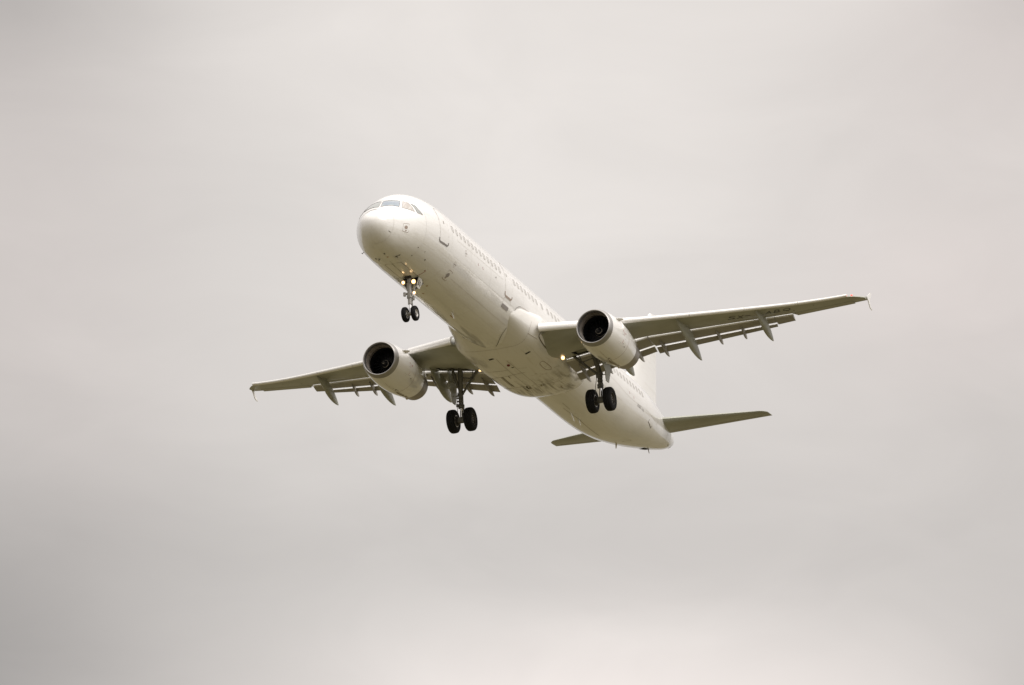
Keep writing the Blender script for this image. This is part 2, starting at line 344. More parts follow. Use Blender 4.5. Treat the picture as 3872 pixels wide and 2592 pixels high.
# APU exhaust
a0 = [Vector(fus(43.92, th)) for th in TH]; c0 = sum(a0, Vector()) / NT
mb.loft([a0, [c0 + (v - c0) * .8 for v in a0], [c0 + (v - c0) * .75 + Vector((.3, 0, 0)) for v in a0]], 1, cap1=True)
fuse = mb.build('fuselage', ['white', 'dark'], plane, sharp=30)

# cockpit glazing, both sides: parameters (s, angle)
FW = [(1.27, 87.3), (1.68, 88.2), (2.09, 60.5), (1.54, 45.5)]
SW = [(2.16, 56.5), (2.29, 49.0), (2.27, 39.8), (2.21, 24.0), (1.61, 40.3)]
RW = [(2.38, 43.3), (2.54, 36.6), (2.58, 27.0), (2.76, 15.8), (2.36, 20.4)]
def straight(poly):
    """straight-edged glazing: divide each edge in space and put the points back on the skin"""
    o = []
    for (s0, a0), (s1, a1) in zip(poly, poly[1:] + poly[:1]):
        p, q = Vector(fus(s0, R(a0))), Vector(fus(s1, R(a1)))
        for k in range(6):
            m_ = p.lerp(q, k / 6); s = -m_.x; dz = m_.z - f_zm(s); o.append((s, math.atan2(dz / ((f_top(s) - f_zm(s)) if dz > 0 else (f_zm(s) - f_bot(s))), m_.y / f_hw(s))))
    return o
for sg in (1, -1):
    for nm, poly, mm in (('cockpit_windshield', FW, 'glassb' if sg > 0 else 'glass'), ('cockpit_side_window', SW, 'blind' if sg > 0 else 'glass'), ('cockpit_side_window', RW, 'glass')):
        pp = [(s, a if sg > 0 else math.pi - a) for s, a in straight(poly)]
        lab = {'glassb': 'windshield pane with a blue reflection painted in', 'blind': 'side window with a pale blind drawn behind it'}.get(mm)
        w = decal(nm, fus, pp, mm, fuse, (.12, R(4)), .006, label=lab)
        rb = MB(); ribbon(rb, fus, pp, .030, .009, closed=True); rb.build('window_seal', 'greyp', w)

# cabin windows on the port side
ws = [6.14 + .541 * k for k in range(13)] + [14.73 + .535 * k for k in range(7)] + [18.74, 19.61, 20.2, 20.73, 21.27, 21.8, 22.33, 22.87] + [28.08 + .527 * k for k in range(3)] + [29.66 + .512 * k for k in range(10)]
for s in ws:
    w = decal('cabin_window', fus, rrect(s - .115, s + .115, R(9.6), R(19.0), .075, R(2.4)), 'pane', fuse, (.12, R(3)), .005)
    fr = rrect(s - .115, s + .115, R(9.6), R(19.0), .075, R(2.4)); rb = MB(); ribbon(rb, fus, fr, .018, .007, mi=1, closed=True, seg=.1); ribbon(rb, fus, fr[15:] + fr[:4], .042, .009, seg=.1); rb.build('window_frame_and_shade', ['wgrey', 'faint'], w)  # faint ring is the frame; the dark aft arc paints the recess's shade
# doors: outline, scuff plate, peephole window
def door(s0, s1, sillm, peep, full=True):
    p = decal('cabin_door', fus, rrect(s0, s1, R(-15), R(37), .10, R(3)), 'white', fuse, (.25, R(5)), .006)
    rb = MB(); ribbon(rb, fus, rrect(s0, s1, R(-15), R(37), .10, R(3)), .022, .009, closed=True); rb.build('door_outline', 'faint', p)
    rb = MB(); ribbon(rb, fus, [(s0 - .03, R(-10.5)), (s0 - .03, R(-13.5)), (s0 + .07, R(-16)), (s1 - .07, R(-16)), (s1 + .03, R(-13.5)), (s1 + .03, R(-11))], .10, .012); rb.build('scuff_plate', sillm, p)
    decal('door_window', fus, rrect(peep - .06, peep + .06, R(12.5), R(17.5), .05, R(1.5)), 'wgrey', p, (.12, R(3)), .011)
door(4.44, 5.46, 'sill', 4.98)
door(13.37, 14.27, 'brown', 13.62)
sp = decal('escape_slide_panel', fus, rrect(13.36, 14.24, R(-33), R(-18.5), .10, R(2)), 'white', fuse, (.25, R(5)), .006)
rb = MB(); ribbon(rb, fus, rrect(13.36, 14.24, R(-33), R(-18.5), .10, R(2)), .025, .009, closed=True); rb.build('panel_outline', 'faint', sp)
decal('slide_cover', fus, rrect(13.36, 14.24, R(-33), R(-27.5), .08, R(1.5)), 'greyp', sp, (.25, R(3)), .012)
td = MB(); ribbon(td, fus, [(35.65, R(-19)), (35.62, R(-24)), (36.45, R(-31.5)), (36.5, R(-26))], .05, .006); td.build('rear_hatch_outline', 'line', fuse)
# cockpit-area access panels and vents
def panel(s0, s1, a0, a1, lm, hole=None, hole2=None, w=.025, name='service_panel'):
    p = decal(name, fus, rrect(s0, s1, R(a0), R(a1), .06, R(1.5)), 'white', fuse, (.25, R(5)), .005)
    rb = MB(); ribbon(rb, fus, rrect(s0, s1, R(a0), R(a1), .06, R(1.5)), w, .008, closed=True); rb.build('panel_outline', lm, p)
    if hole: decal('vent_grille', fus, disc(hole[0], R(hole[1]), hole[2], R(hole[3])), hole[4], p, (.1, R(3)), .011)
    if hole2: decal('vent_grille', fus, disc(hole2[0], R(hole2[1]), hole2[2], R(hole2[3])), hole2[4], p, (.1, R(3)), .011)
panel(1.33, 1.69, -20.5, -3.2, 'brown', (1.5, -10.8, .10, 3.6, 'brown'), (1.52, -17.6, .05, 1.2, 'brown'), w=.018)
panel(6.62, 7.10, -57, -41, 'brown', (6.83, -48.8, .15, 3.8, 'greyp'), (6.83, -53.6, .07, 1.3, 'brown'), w=.02)
for c in ((7.8, -5.7), (6.83, -30.4)):
    rb = MB(); ribbon(rb, fus, disc(c[0], R(c[1]), .11, R(4.2)), .014, .006, closed=True, seg=.1); so = rb.build('static_port_ring', 'brown', fuse)
    decal('static_port', fus, disc(c[0], R(c[1]), .03, R(.9), 10), 'black', so, (.1, R(3)), .008)
    rb = MB(); ribbon(rb, fus, [(c[0] + .04, R(c[1])), (c[0] + .2, R(c[1] + .4))], .016, .006); rb.build('leak_streak', 'brown', so)
# skin seams
rb = MB()
ribbon(rb, fus, [(.785, R(a)) for a in range(-100, 60, 8)], .014)
rb.build('radome_joint', 'faint', fuse)
for a, s0, s1 in ((-5.3, .06, .77), (-47, .2, .77)):
    rb = MB(); ribbon(rb, fus, [(s0, R(a - .5)), (s1, R(a))], .016); rb.build('lightning_strip', 'bright', fuse)
for pts, w_, mm in (([(.8, -16.5), (1.6, -23), (2.5, -28), (4.2, -32), (6.7, -34.3)], .016, 'bright'), ([(7.3, -50), (15.0, -50.3)], .014, 'faint'), ([(6.6, 1.9), (13.0, 2.6)], .010, 'faint'), ([(28, 0), (30, -4.5), (31.8, -9), (33.3, -9.5), (34.7, -7.7), (36.0, -10.4), (37.4, -17)], .014, 'faint')):
    rb = MB(); ribbon(rb, fus, smooth_line(deg(pts)), w_); rb.build('skin_seam', mm, fuse)
for s in (2.95, 5.95, 8.6, 11.3, 15.9, 18.6, 28.4, 31.6, 34.9, 37.7, 40.6):
    rb = MB(); ribbon(rb, fus, [(s, R(a)) for a in range(-150, 70, 6)], .014, .003); rb.build('skin_joint', 'lap', fuse)
for a in (-66, -22, 27):
    rb = MB(); ribbon(rb, fus, [(6.3, R(a)), (31, R(a))], .012, .003); rb.build('skin_joint', 'lap', fuse)
rb = MB()
dl = [(27.2, R(-92.6)), (28.4, R(-91.4)), (29.3, R(-90)), (30.5, R(-91.2)), (32.8, R(-93))]
ribbon(rb, fus, smooth_line(dl), .024, .004); rb.build('belly_grime_streak', 'stain', fuse)
rb = MB(); ribbon(rb, fus, [(35.5, R(-84)), (35.40, R(-82)), (35.5, R(-73)), (35.62, R(-71.5)), (35.85, R(-72))], .02, .004); rb.build('hatch_outline', 'stain', fuse)
rb = MB(); ribbon(rb, fus, [(26.4, R(-86.5)), (27.6, R(-87))], .02, .004); rb.build('belly_grime_streak', 'stain', fuse)
rb = MB(); ribbon(rb, fus, [(2.5, R(-90.5)), (4.9, R(-93))], .012); rb.build('door_centre_gap', 'stain', fuse)
decal('radome_marking', fus, [(.60, R(-33.6)), (.60, R(-31.6)), (.74, R(-33.4)), (.74, R(-35))], 'line', fuse, (.1, R(3)), .006)
for s, a, w_, l_ in ((2.29, -112, .05, .15), (2.25, -105.7, .10, .07), (1.66, -88.3, .04, .15), (2.22, -75, .09, .10), (2.23, -69.5, .06, .09), (4.07, -51.6, .045, .12), (42.0, -46.6, .05, .16), (11.96, -3.15, .04, .10), (2.82, -40.2, .035, .07), (2.88, -57.2, .035, .07), (3.56, -41.4, .03, .05)):
    decal('sensor_plate', fus, disc(s, R(a), l_ / 2, w_ / max(f_hw(s), .3), 6), 'line', fuse, (.3, R(9)), .010)
# little probes that stand off the skin on both sides of the nose
for s, a in ((2.9, -148), (2.25, -105), (2.22, -74)):
    pb = MB(); c = Vector(fus(s, R(a))); nn = (Vector(fus(s, R(a), .1)) - c).normalized(); pb.tube(c, c + nn * .09, .016, n=6); pb.tube(c + nn * .09 + Vector((.08, 0, 0)), c + nn * .09 - Vector((.05, 0, 0)), .013, n=6); pb.build('pitot_probe', 'line', fuse)
for s, a, l_ in ((2.04, -88.1, .09), (6.61, -81.7, .10), (7.55, -96.2, .10)): decal('orange_marking', fus, disc(s, R(a), l_ / 2, R(1.7), 7), 'orange', fuse, (.2, R(6)), .008)
decal('orange_marking', fus, [(11.12, R(-95.6)), (11.12, R(-94.2)), (11.55, R(-94.6)), (11.55, R(-96))], 'orange', fuse, (.3, R(6)), .008)
for pts, w_ in (([(5.06, -79.6), (5.04, -72), (5.0, -64.5)], .04), ([(4.93, -66), (4.9, -63.5)], .06), ([(5.45, -121), (5.22, -107)], .025)):
    rb = MB(); ribbon(rb, fus, deg(pts), w_, .006); rb.build('red_marking', 'red', fuse)
for s, a in ((9.54, -6.4), (10.17, -6.3), (31.9, -3.5), (32.6, -5)):
    rb = MB(); ribbon(rb, fus, [(s - .05, R(a + 2)), (s, R(a - 1.2)), (s + .05, R(a - .3))], .026, .006); rb.build('red_marking', 'red', fuse)
# lettering on the rear fuselage
for i, ch in enumerate('AIRBUS A321'):
    if ch == ' ': continue
    s = 33.26 + i * .108; wch = .035 if ch in 'I1' else .08
    tx = MB(); letter_on(tx, fus, ch, (s, R(-13.2 - i * .12)), (1, 0), (0, 1), wch, R(4.4), .006); tx.build('type_letter', 'plum', fuse)
# aerials
def blade(name, s, a, ln, h, rake, m_='white', th=.03):
    c = Vector(fus(s, R(a), -.02)); nn = (Vector(fus(s, R(a), .1)) - Vector(fus(s, R(a)))).normalized(); sd_ = nn.cross(Vector((1, 0, 0))).normalized() * th
    m2 = MB(); rg = []
    for k, q in ((0, 1.), (.85, .62), (1, .42)):
        b0 = c + nn * h * k + Vector((-rake * k, 0, 0)); rg.append([b0, b0 + Vector((-ln * q * .35, 0, 0)) + sd_ * (1 - .5 * k), b0 + Vector((-ln * q, 0, 0)), b0 + Vector((-ln * q * .35, 0, 0)) - sd_ * (1 - .5 * k)])
    m2.loft(rg, cap1=True); return m2.build(name, m_, fuse, sharp=60)
blade('blade_aerial', 10.66, -89.4, .34, .26, .30); blade('blade_aerial', 28.0, -90.5, .36, .34, .55); blade('blade_aerial', 29.15, -90.5, .34, .26, .40); blade('drain_mast', 35.9, -98, .15, .24, .06, 'cream', .05); blade('drain_mast', 40.5, -92, .10, .20, .16, 'greyp', .03)
m2 = MB(); m2.add(*decal('x', fus, rrect(39.4, 40.4, R(-99), R(-86), .15, R(2)), '', None, off=.03, build=False)); m2.build('apu_air_intake', 'dark', fuse)
tl = MB(); tl.add(*decal('x', fus, disc(43.6, R(-72), .14, R(14)), '', None, (.1, R(6)), off=.012, build=False)); tl.build('tail_light', 'black', fuse)

# ---- belly fairing
fW = pchip([14.5, 14.95, 15.6, 16.5, 17.0, 17.5, 18.5, 20, 22, 23.5, 24.6, 25.3, 25.9, 26.4], [1.62, 1.80, 1.94, 2.08, 2.24, 2.38, 2.38, 2.33, 2.26, 2.18, 2.06, 1.86, 1.52, 1.0])
fB = pchip([14.5, 15.2, 16, 16.5, 17.2, 18, 19, 20.5, 23, 24, 24.6, 25.1, 25.8, 26.4], [-1.45, -1.73, -1.95, -2.06, -2.2, -2.34, -2.44, -2.50, -2.48, -2.37, -2.23, -2.06, -1.5, -1.0])
fT = pchip([14.5, 15.6, 17, 18.4, 22, 26.4], [-.50, -.34, -.27, -.25, -.24, -.26])
def fair(s, th, off=0.):
    w, bt = fW(s) + off, fB(s) - off; c, sn = math.cos(th), math.sin(th); e = 2 / 2.5 if sn < 0 else 2 / 4.5
    y = w * math.copysign(abs(c) ** e, c)
    zc = -1.0; z = zc + (zc - bt if sn < 0 else fT(s) - zc) * math.copysign(abs(sn) ** e, sn)
    return (-s, y, z)
mb = MB(); FT = [R(-90 + 360 * j / 80) for j in range(80)]; FSs = srange(14.5, 26.4, .2) + [26.4]
mb.loft([[Vector(fair(s, a)) for a in FT] for s in FSs], cap0=True, cap1=True)
fairing = mb.build('belly_fairing', 'belly', plane)
def seam(name, pts, w, m_='stain', off=.005):
    q = MB(); ribbon(q, fair, smooth_line(deg(pts)) if len(pts) > 2 else deg(pts), w, off, seg=.15); return q.build(name, m_, fairing)
seam('panel_seam', [(16.6, 0), (16.52, -13.5), (16.6, -29), (16.72, -40.5), (16.84, -54), (16.86, -66), (16.8, -77), (16.8, -88.5), (16.8, -97.5), (16.88, -115.5), (17.04, -133)], .016)
seam('panel_seam', [(16.6, -28.7), (17.38, -30)], .018)
seam('panel_seam', [(17.76, -93.8), (19.2, -92.2), (21.88, -91.5), (23.04, -93)], .016); seam('panel_seam', [(18.08, -87.8), (19.28, -85.5), (21.36, -84), (23.16, -84.8)], .014)
seam('panel_seam', [(17.2, -105.8), (18, -103.5)], .010, 'faint'); seam('panel_seam', [(17.2, -51), (17.88, -48.8), (19.36, -49.5)], .010, 'faint'); seam('panel_seam', [(17.32, -64.5), (17.84, -62.2)], .010, 'faint')
seam('panel_seam', [(19.52, -123.8), (19.32, -108), (19.2, -92.2)], .020); seam('panel_seam', [(19.16, -84.8), (19.32, -75)], .014)
seam('wheel_door_edge', [(20.76, -131), (20.3, -115), (20.04, -99.8), (19.88, -89.2), (19.84, -81.8)], .020)
seam('wheel_door_edge', [(22.96, -140), (22.4, -122), (22.08, -110), (21.88, -93.8)], .022); seam('wheel_door_edge', [(21.96, -82.5), (22.24, -67.5), (22.36, -54.8), (22.4, -45.8)], .022)
seam('wing_root_gap', [(17.3, -4), (17.36, -11.2), (17.32, -19.5), (17.45, -24.8), (18.04, -28.2), (18.8, -29.6), (19.8, -28.2), (20.48, -24)], .06, 'line', .008)
seam('panel_seam', [(21.0, -35.2), (20.85, -40), (20.72, -45)], .014)
for pts, w_, mm in (([(15.2, -51.5), (15.44, -63), (15.8, -72), (16.2, -79), (16.52, -85)], .030, 'line'), ([(15.28, -134), (15.56, -123), (15.84, -113), (16.2, -105.8), (16.52, -99)], .030, 'line'), ([(14.98, -25), (15.08, -20), (15.3, -16), (15.6, -13.7)], .026, 'line'), ([(15.6, -13.7), (16.3, -12), (17.2, -11), (18.6, -10.5), (20.5, -10.2)], .014, 'brown')):
    q = MB(); ribbon(q, fus, smooth_line(deg(pts)), w_, .016, seg=.1); q.build('fairing_edge_gap', mm, fairing)
for pl in ([(17.70, -101.6), (17.62, -96.8), (17.72, -95.0), (17.84, -101.4)], [(17.82, -63.2), (17.80, -56), (17.90, -53.8), (17.96, -63)]):
    rb = MB(); rb.add(*decal('x', fair, deg(pl), '', None, (.2, R(3)), off=.006, build=False)); rb.build('vent_slot', 'dark', fairing)
seam('hatch_outline', [(19.5, -57), (19.34, -54.5), (19.36, -51), (19.52, -48.8), (20.0, -47.6), (20.44, -47.2), (20.62, -48.8), (20.64, -51), (20.52, -54.5), (20.3, -56.4), (19.9, -57.2), (19.5, -57)], .030, 'brown', .007)
bc = MB(); bc.lathe(Vector(fair(18.6, R(-89.2))) + Vector((0, 0, .02)), (0, 0, -1), [(0, .085), (.05, .08), (.09, .05), (.10, 0)], 16); bc.build('red_beacon', 'beacon', fairing)
rb = MB(); rb.add(*decal('x', fair, disc(18.96, R(-87.8), .05, R(1.2), 10), '', None, (.2, R(3)), off=.006, build=False)); rb.build('drain_hole', 'stain2', fairing)
for s, a, l_, w_, mm in ((20.2, -108.5, 1.6, .05, 'stain'), (20.15, -106.5, 1.7, .10, 'stain'), (21.9, -92.5, .5, .09, 'stain2'), (22.05, -90.5, .35, .07, 'stain'), (22.05, -79.5, .22, .10, 'stain'), (22.1, -77, .14, .05, 'stain2'), (20.05, -97.5, .35, .05, 'stain'), (21.95, -96, .8, .03, 'stain2'), (23.1, -60, .4, .05, 'stain')):
    seam('oil_streak', [(s, a), (s + l_ * .5, a - .7), (s + l_, a - .4)], w_, mm, .004)

# ---- wings (built for the port side, mirrored for starboard)
wz0 = pchip([0, 2.42, 4.1, 9.19, 11.68, 14.12, 16.4, 17.0], [-1.78, -1.46, -1.23, -.54, -.18, .21, .69, .86])
def wx0(y): return 17.0 + .5365 * (y - 2.42) if y < 16.35 else 17.0 + .5365 * (y - 2.42) + .55 * ((y - 16.35) / .6) ** 1.6
def plin(xs, ys):
    def f(x):
        for i in range(len(xs) - 1):
            if x <= xs[i + 1] or i == len(xs) - 2: return ys[i] + (ys[i + 1] - ys[i]) * (x - xs[i]) / (xs[i + 1] - xs[i])
    return f
wxs = plin([0, 2.2, 6.0, 6.5, 13.22, 13.36, 16.4, 16.98], [21.25, 21.42, 21.78, 21.95, 25.11, 25.39, 25.98, 26.2])
wzs = plin([0, 2.2, 6.0, 6.5, 13.22, 13.36, 16.4, 16.98], [-1.95, -1.53, -.85, -.75, .46, .47, .87, .99])
wbul = pchip([0, 2.2, 3, 4.5, 7, 16.5], [.42, .40, .30, .17, .07, .02])
wup = pchip([0, 4.5, 8.5, 15, 16.4, 17], [.03, .03, .13, .09, .04, .01])      # the drooped slat hangs below the wing proper
def wle(y): return wx0(y) + .05 + .5 * min(1, max(0, (2.75 - y) / .4))
wth = pchip([0, 2.2, 6.4, 12, 16.5, 17.], [.80, .72, .36, .22, .13, .09])
def wl_t(t, y):
    s0 = wle(y); s1 = wxs(y); s = s0 + (s1 - s0) * t
    z = wz0(y) + wup(y) + (wzs(y) - wz0(y) - wup(y)) * t - wbul(y) * (math.sin(math.pi * min(1, t * 1.02)) ** 1.2 if 0 < t < .98 else 0)
    return s, z
def wlow(s, y, off=0.):
    s0 = wle(y); s1 = wxs(y); t = (s - s0) / (s1 - s0); z = wl_t(t, y)[1]
    return (-s, y, z - off)
TT = [0, .04, .1, .18, .28, .38, .48, .58, .66, .72, .80, .88, .965, 1.0]
def wring(y):
    low = [V(*((lambda p: (p[0], y, p[1]))(wl_t(t, y)))) for t in TT]
    s0, s1 = wle(y), wxs(y); h = wth(y); z0 = wz0(y); z1 = wzs(y)
    upp = []
    for t, f in ((1.0, .06), (.9, .16), (.75, .38), (.55, .72), (.35, .95), (.2, .96), (.1, .82), (.04, .6), (.0, .40), (-.012, .2)):
        upp.append(V(s0 + (s1 - s0) * t, y, z0 + (z1 - z0) * t + h * f))
    return low + upp
YW = [1.4, 1.9, 2.3, 2.42, 2.6, 2.85, 3.3, 3.8, 4.25, 4.7, 5.3, 5.9, 6.2, 6.5, 7.2, 8, 9, 10, 11, 12, 12.8, 13.22, 13.36, 14, 15, 16, 16.4, 16.6, 16.8, 16.92, 16.98]
def mir(o_mb, sg):
    if sg < 0: o_mb.v = [Vector((v.x, -v.y, v.z)) for v in o_mb.v]; o_mb.f = [f[::-1] for f in o_mb.f]
    return o_mb
def wbuild(o_mb, sg, *a, **k): return mir(o_mb, sg).build(*a, **k)
# registration letters under the port wing: glyph, lower-left corner, width
BAS = Vector((.405, .914)); UPV = Vector((-.914, .405))
LET = [('S', 22.98, 10.42, .38), ('X', 23.21, 10.81, .36), ('-', 23.13, 11.28, .30), ('A', 23.76, 12.17, .35), ('B', 23.92, 12.58, .32), ('Q', 24.09, 13.00, .38)]
def slat(sg, y0, y1, wing):
    m_ = MB(); ys = [y0 + (y1 - y0) * k / 6 for k in range(7)]; rg = []
    for y in ys:
        s0, z0 = wx0(y), wz0(y); k = max(.155, .44 - .30 * min(1, max(0, (y - 2.42)) / 5.5) if y < 7.9 else .14 + .10 * (16.4 - y) / 8.5)
        k = .44 + (.25 - .44) * min(1, (y - 2.42) / 5) if y < 7.42 else .25 + (.16 - .25) * (y - 7.42) / 9
        pr = [(0, 0), (-.055, .03), (-.13, .14), (-.165, .30), (-.175, .50), (-.15, .72), (-.09, .90), (.02, 1.04), (.16, 1.16), (.36, 1.26), (.37, 1.22), (.18, 1.0), (.05, .72), (-.02, .4), (.02, .12)]
        rg.append([V(s0 + p * (.55 + k), y, z0 + q * k) for p, q in pr])
    m_.loft(rg, cap0=True, cap1=True); return wbuild(m_, sg, 'slat', 'slat', wing, sharp=50)
def flap_seg(sg, y0, y1, P, wing, name, m_='flap', thick=.20, n=6):
    """P(y) -> (sA, zA, sB, zB): lower front corner and trailing edge"""
    mb_ = MB(); rg = []
    for k in range(n + 1):
        y = y0 + (y1 - y0) * k / n; sA, zA, sB, zB = P(y); c = math.hypot(sB - sA, zB - zA); h = thick
        ux, uz = (sB - sA) / c, (zB - zA) / c; nx, nz = uz, -ux    # nx,nz points down
        if nz > 0: nx, nz = -nx, -nz
        pr = [(0, 0), (c * .5, .02), (c, 0), (c, -.012), (c * .7, -h * .35), (c * .4, -h * .8), (c * .2, -h * 1.04), (h * .3, -h * 1.03), (-h * .05, -h * .82), (-h * .17, -h * .5), (-h * .13, -h * .2)]
        rg.append([V(sA + ux * a + nx * d, y, zA + uz * a + nz * d) for a, d in pr])
    mb_.loft(rg, cap0=True, cap1=True); nn = len(rg[0])
    for q in range(n * nn):
        if q % nn >= 8: mb_.m[q] = 1        # bare leading edge
    return wbuild(mb_, sg, name, [m_, 'slat'], wing, sharp=42)
lerp = lambda a, b, t: a + (b - a) * t
def Lin(y0, a, y1, b): return lambda y: tuple(lerp(p, q, (y - y0) / (y1 - y0)) for p, q in zip(a, b))
GI = .70
inF = Lin(2.2, (21.46, -1.68, 23.54, -2.02), 6.3, (21.98, -.88, 23.70, -1.03))
ouF = Lin(6.45, (22.02, -.84, 23.74, -1.13), 13.22, (25.14, .37, 25.68, .155))
def lift(y): return .13 if y < 6.42 else .15 - .012 * (y - 6.45)
def front(F): return lambda y: (lambda a: (a[0], a[1], lerp(a[0], a[2], GI) - .03, lerp(a[1], a[3], GI) + lift(y)))(F(y))
def rear(F): return lambda y: (lambda a: (lerp(a[0], a[2], GI) + .055, lerp(a[1], a[3], GI) + lift(y) - .05, a[2], a[3]))(F(y))
def canoe(sg, wing, y, s0, s1, zt, zb_mid, ztip, w, name='flap_track_fairing', kink=.5, dy=0.):
    """long pod under the wing: nose at the lower surface, pointed tail"""
    m_ = MB(); rg = []; n = 16
    for k in range(n + 1):
        t = k / n; s = lerp(s0, s1, t); wd = w * (math.sin(math.pi * min(1, t / .9) * .5) ** .8 if t < .45 else math.cos((t - .45) / .55 * math.pi / 2) ** .85) + .004
        ztop = lerp(zt, ztip, max(0, (t - .35) / .65) ** 1.3) if t > .35 else zt
        dep = (zt - zb_mid); hz = dep * (math.sin(math.pi / 2 * min(1, t / .55)) if t < .55 else math.cos((t - .55) / .45 * math.pi / 2) ** .8) + .012
        yc = y + dy * t; ring = []
        for j in range(16):
            a = 2 * math.pi * j / 16; ring.append(V(s, yc + wd * math.copysign(abs(math.cos(a)) ** .8, math.cos(a)), ztop + (hz * math.sin(a) if math.sin(a) < 0 else .10 * math.sin(a) * min(1, wd / w + .2))))
        rg.append(ring)
    m_.loft(rg, cap0=True, cap1=True); return wbuild(m_, sg, name, 'grey' if name == 'flap_track_fairing' else 'flap', wing, sharp=60)

engines = []
for sg in (1, -1):
    mb = MB(); rings = [wring(y) for y in YW]; nr = len(rings[0])
    j0, j1 = TT.index(.72), TT.index(.965); k0, k1 = YW.index(2.85), YW.index(4.7)
    hole = lambda i, j: k0 <= i < k1 and j0 <= j < j1
    mb.loft(rings, cap0=True, cap1=True, skip=hole)
    # main gear bay above the opening
    bot = [rings[k0][j] for j in range(j0, j1 + 1)], [rings[k1][j] for j in range(j0, j1 + 1)]
    cs = [bot[0][0], bot[0][-1], bot[1][-1], bot[1][0]]; lifts = [v + Vector((0, 0, .30)) for v in cs]
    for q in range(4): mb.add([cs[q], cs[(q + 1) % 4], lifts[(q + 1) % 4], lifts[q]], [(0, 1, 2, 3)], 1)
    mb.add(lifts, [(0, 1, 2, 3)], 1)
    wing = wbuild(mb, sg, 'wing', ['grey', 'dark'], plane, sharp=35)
    for y0, y1 in ((2.38, 5.28), (6.0, 9.18), (9.2, 11.67), (11.69, 14.11), (14.13, 16.36)): slat(sg, y0, y1, wing)
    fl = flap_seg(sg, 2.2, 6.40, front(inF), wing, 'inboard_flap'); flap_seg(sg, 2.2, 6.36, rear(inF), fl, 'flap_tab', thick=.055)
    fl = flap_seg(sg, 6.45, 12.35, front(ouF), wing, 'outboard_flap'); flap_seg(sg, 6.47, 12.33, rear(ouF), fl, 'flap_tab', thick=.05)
    flap_seg(sg, 12.37, 13.22, lambda y: (lambda a: (a[0], a[1], a[2] - .05, a[3] + .09))(ouF(y)), fl, 'flap_end', thick=.17)
    # aileron: outlined by its hinge gap
    rb = MB()
    surf = (lambda s, y, off=0.: wlow(s, y, off))
    ribbon(rb, surf, [(25.2, 13.40), (24.86, 13.40), (25.45, 16.3), (25.8, 16.36)], .03, .006)
    wbuild(rb, sg, 'aileron_gap', 'line', wing)
    al = MB(); rg = []
    for y in (13.42, 14.9, 16.34): s_ = wxs(y); z_ = wzs(y); rg.append([V(s_ - .55, y, z_ - .035 - .02), V(s_ + .0, y, z_ - .05), V(s_ + .03, y, z_ - .035), V(s_ - .5, y, z_ + .03)])
    al.loft(rg, cap0=True, cap1=True); wbuild(al, sg, 'aileron', 'grey', wing)
    rb = MB()
    for y in (9.19, 11.68, 14.12): ribbon(rb, lambda t_, y_, off=0.: tuple(V(wx0(y_) - .16 * (.9) + .0 * t_, y_, wz0(y_) + .0)), [(0, y), (.0, y)], .01)
    # seams under the wing
    for s, y, l_ in ((20.9, 9.6, .22), (24.35, 13.55, .16), (24.3, 14.6, .12), (23.6, 11.9, .12), (21.2, 9.9, .12)):
        rb = MB(); rb.add(*decal('x', surf, disc(s, y, l_ / 2, l_ / 5, 6), '', None, (.3, .3), .006, build=False)); wbuild(rb, sg, 'drain_marking', 'stain2', wing)
    if sg > 0:
        for ch, s, y, w_ in LET:
            tx = MB()
            if ch == '-':
                o = Vector((s - .02, y)); q = [o, o + BAS * w_, o + BAS * w_ + UPV * .10, o + UPV * .10]; tx.add(*decal('x', surf, [tuple(v) for v in q], '', None, (.3, .3), .008, build=False))
            else: letter_on(tx, surf, ch, (s, y), BAS, UPV, w_, .58 if ch != 'Q' else .62, .008)
            tx.build('registration_letter', 'black', wing)
    # flap track fairings
    canoe(sg, wing, 5.0, 20.55, 23.95, wlow(21.0, 5.0)[2] + .04, -1.80, -2.02, .20)
    canoe(sg, wing, 8.42, 20.45, 24.66, wlow(21.4, 8.4)[2] + .04, -1.12, -1.50, .185)
    canoe(sg, wing, 12.0, 22.38, 25.62, wlow(23.1, 12)[2] + .04, -.42, -.68, .16)
    for y, F in ((2.66, inF), (3.84, inF), (5.55, inF), (6.85, ouF), (9.52, ouF), (10.70, ouF)):
        a = F(y); canoe(sg, wing, y, lerp(a[0], a[2], .22), a[2] + .32, lerp(a[1], a[3], .35) + .02, lerp(a[1], a[3], .7) - .17, a[3] - .15, .058, 'flap_hinge_fairing')
    # wing tip fence
    fe = MB(); yf = 16.99
    for z0_, z1_, pts in ((0, 0, [(25.75, 1.03), (26.10, 1.22), (26.42, 1.43), (26.58, 1.42), (26.36, 1.12), (26.22, .98), (26.30, .80), (26.64, .57), (26.60, .53), (26.28, .58), (26.02, .84)]),):
        fe.plate([V(s, yf, z) for s, z in pts], (0, .035, 0))
    wbuild(fe, sg, 'wingtip_fence', 'white', wing, smooth=False)
    nl = MB(); nl.lathe(V(24.80, 16.50, .84), (1, .35, 0), [(-.12, .06), (0, .055), (.03, .04), (.045, 0)], 12)
    wbuild(nl, sg, 'navigation_light', 'red_lamp' if sg > 0 else 'wgrey', wing)
    # retractable landing light under the wing root
    ll = MB(); c = V(20.42, 2.375, -1.79) if sg > 0 else V(20.66, 2.2, -1.68); ll.lathe(c, (.96, 0, -.28), [(-.12, .03), (-.05, .10), (0, .11)], 16, 1); ll.lathe(c, (.96, 0, -.28), [(.0, .105), (.02, .065)], 16, 2); ll.lathe(c, (.96, 0, -.28), [(.02, .065), (.03, .03), (.034, 0)], 16, 0); ll.tube(c + Vector((-.08, 0, .05)), c + Vector((-.1, 0, .45)), .03, mi=1)
    wbuild(ll, sg, 'landing_light', ['lamp', 'strut', 'lampr'], wing)

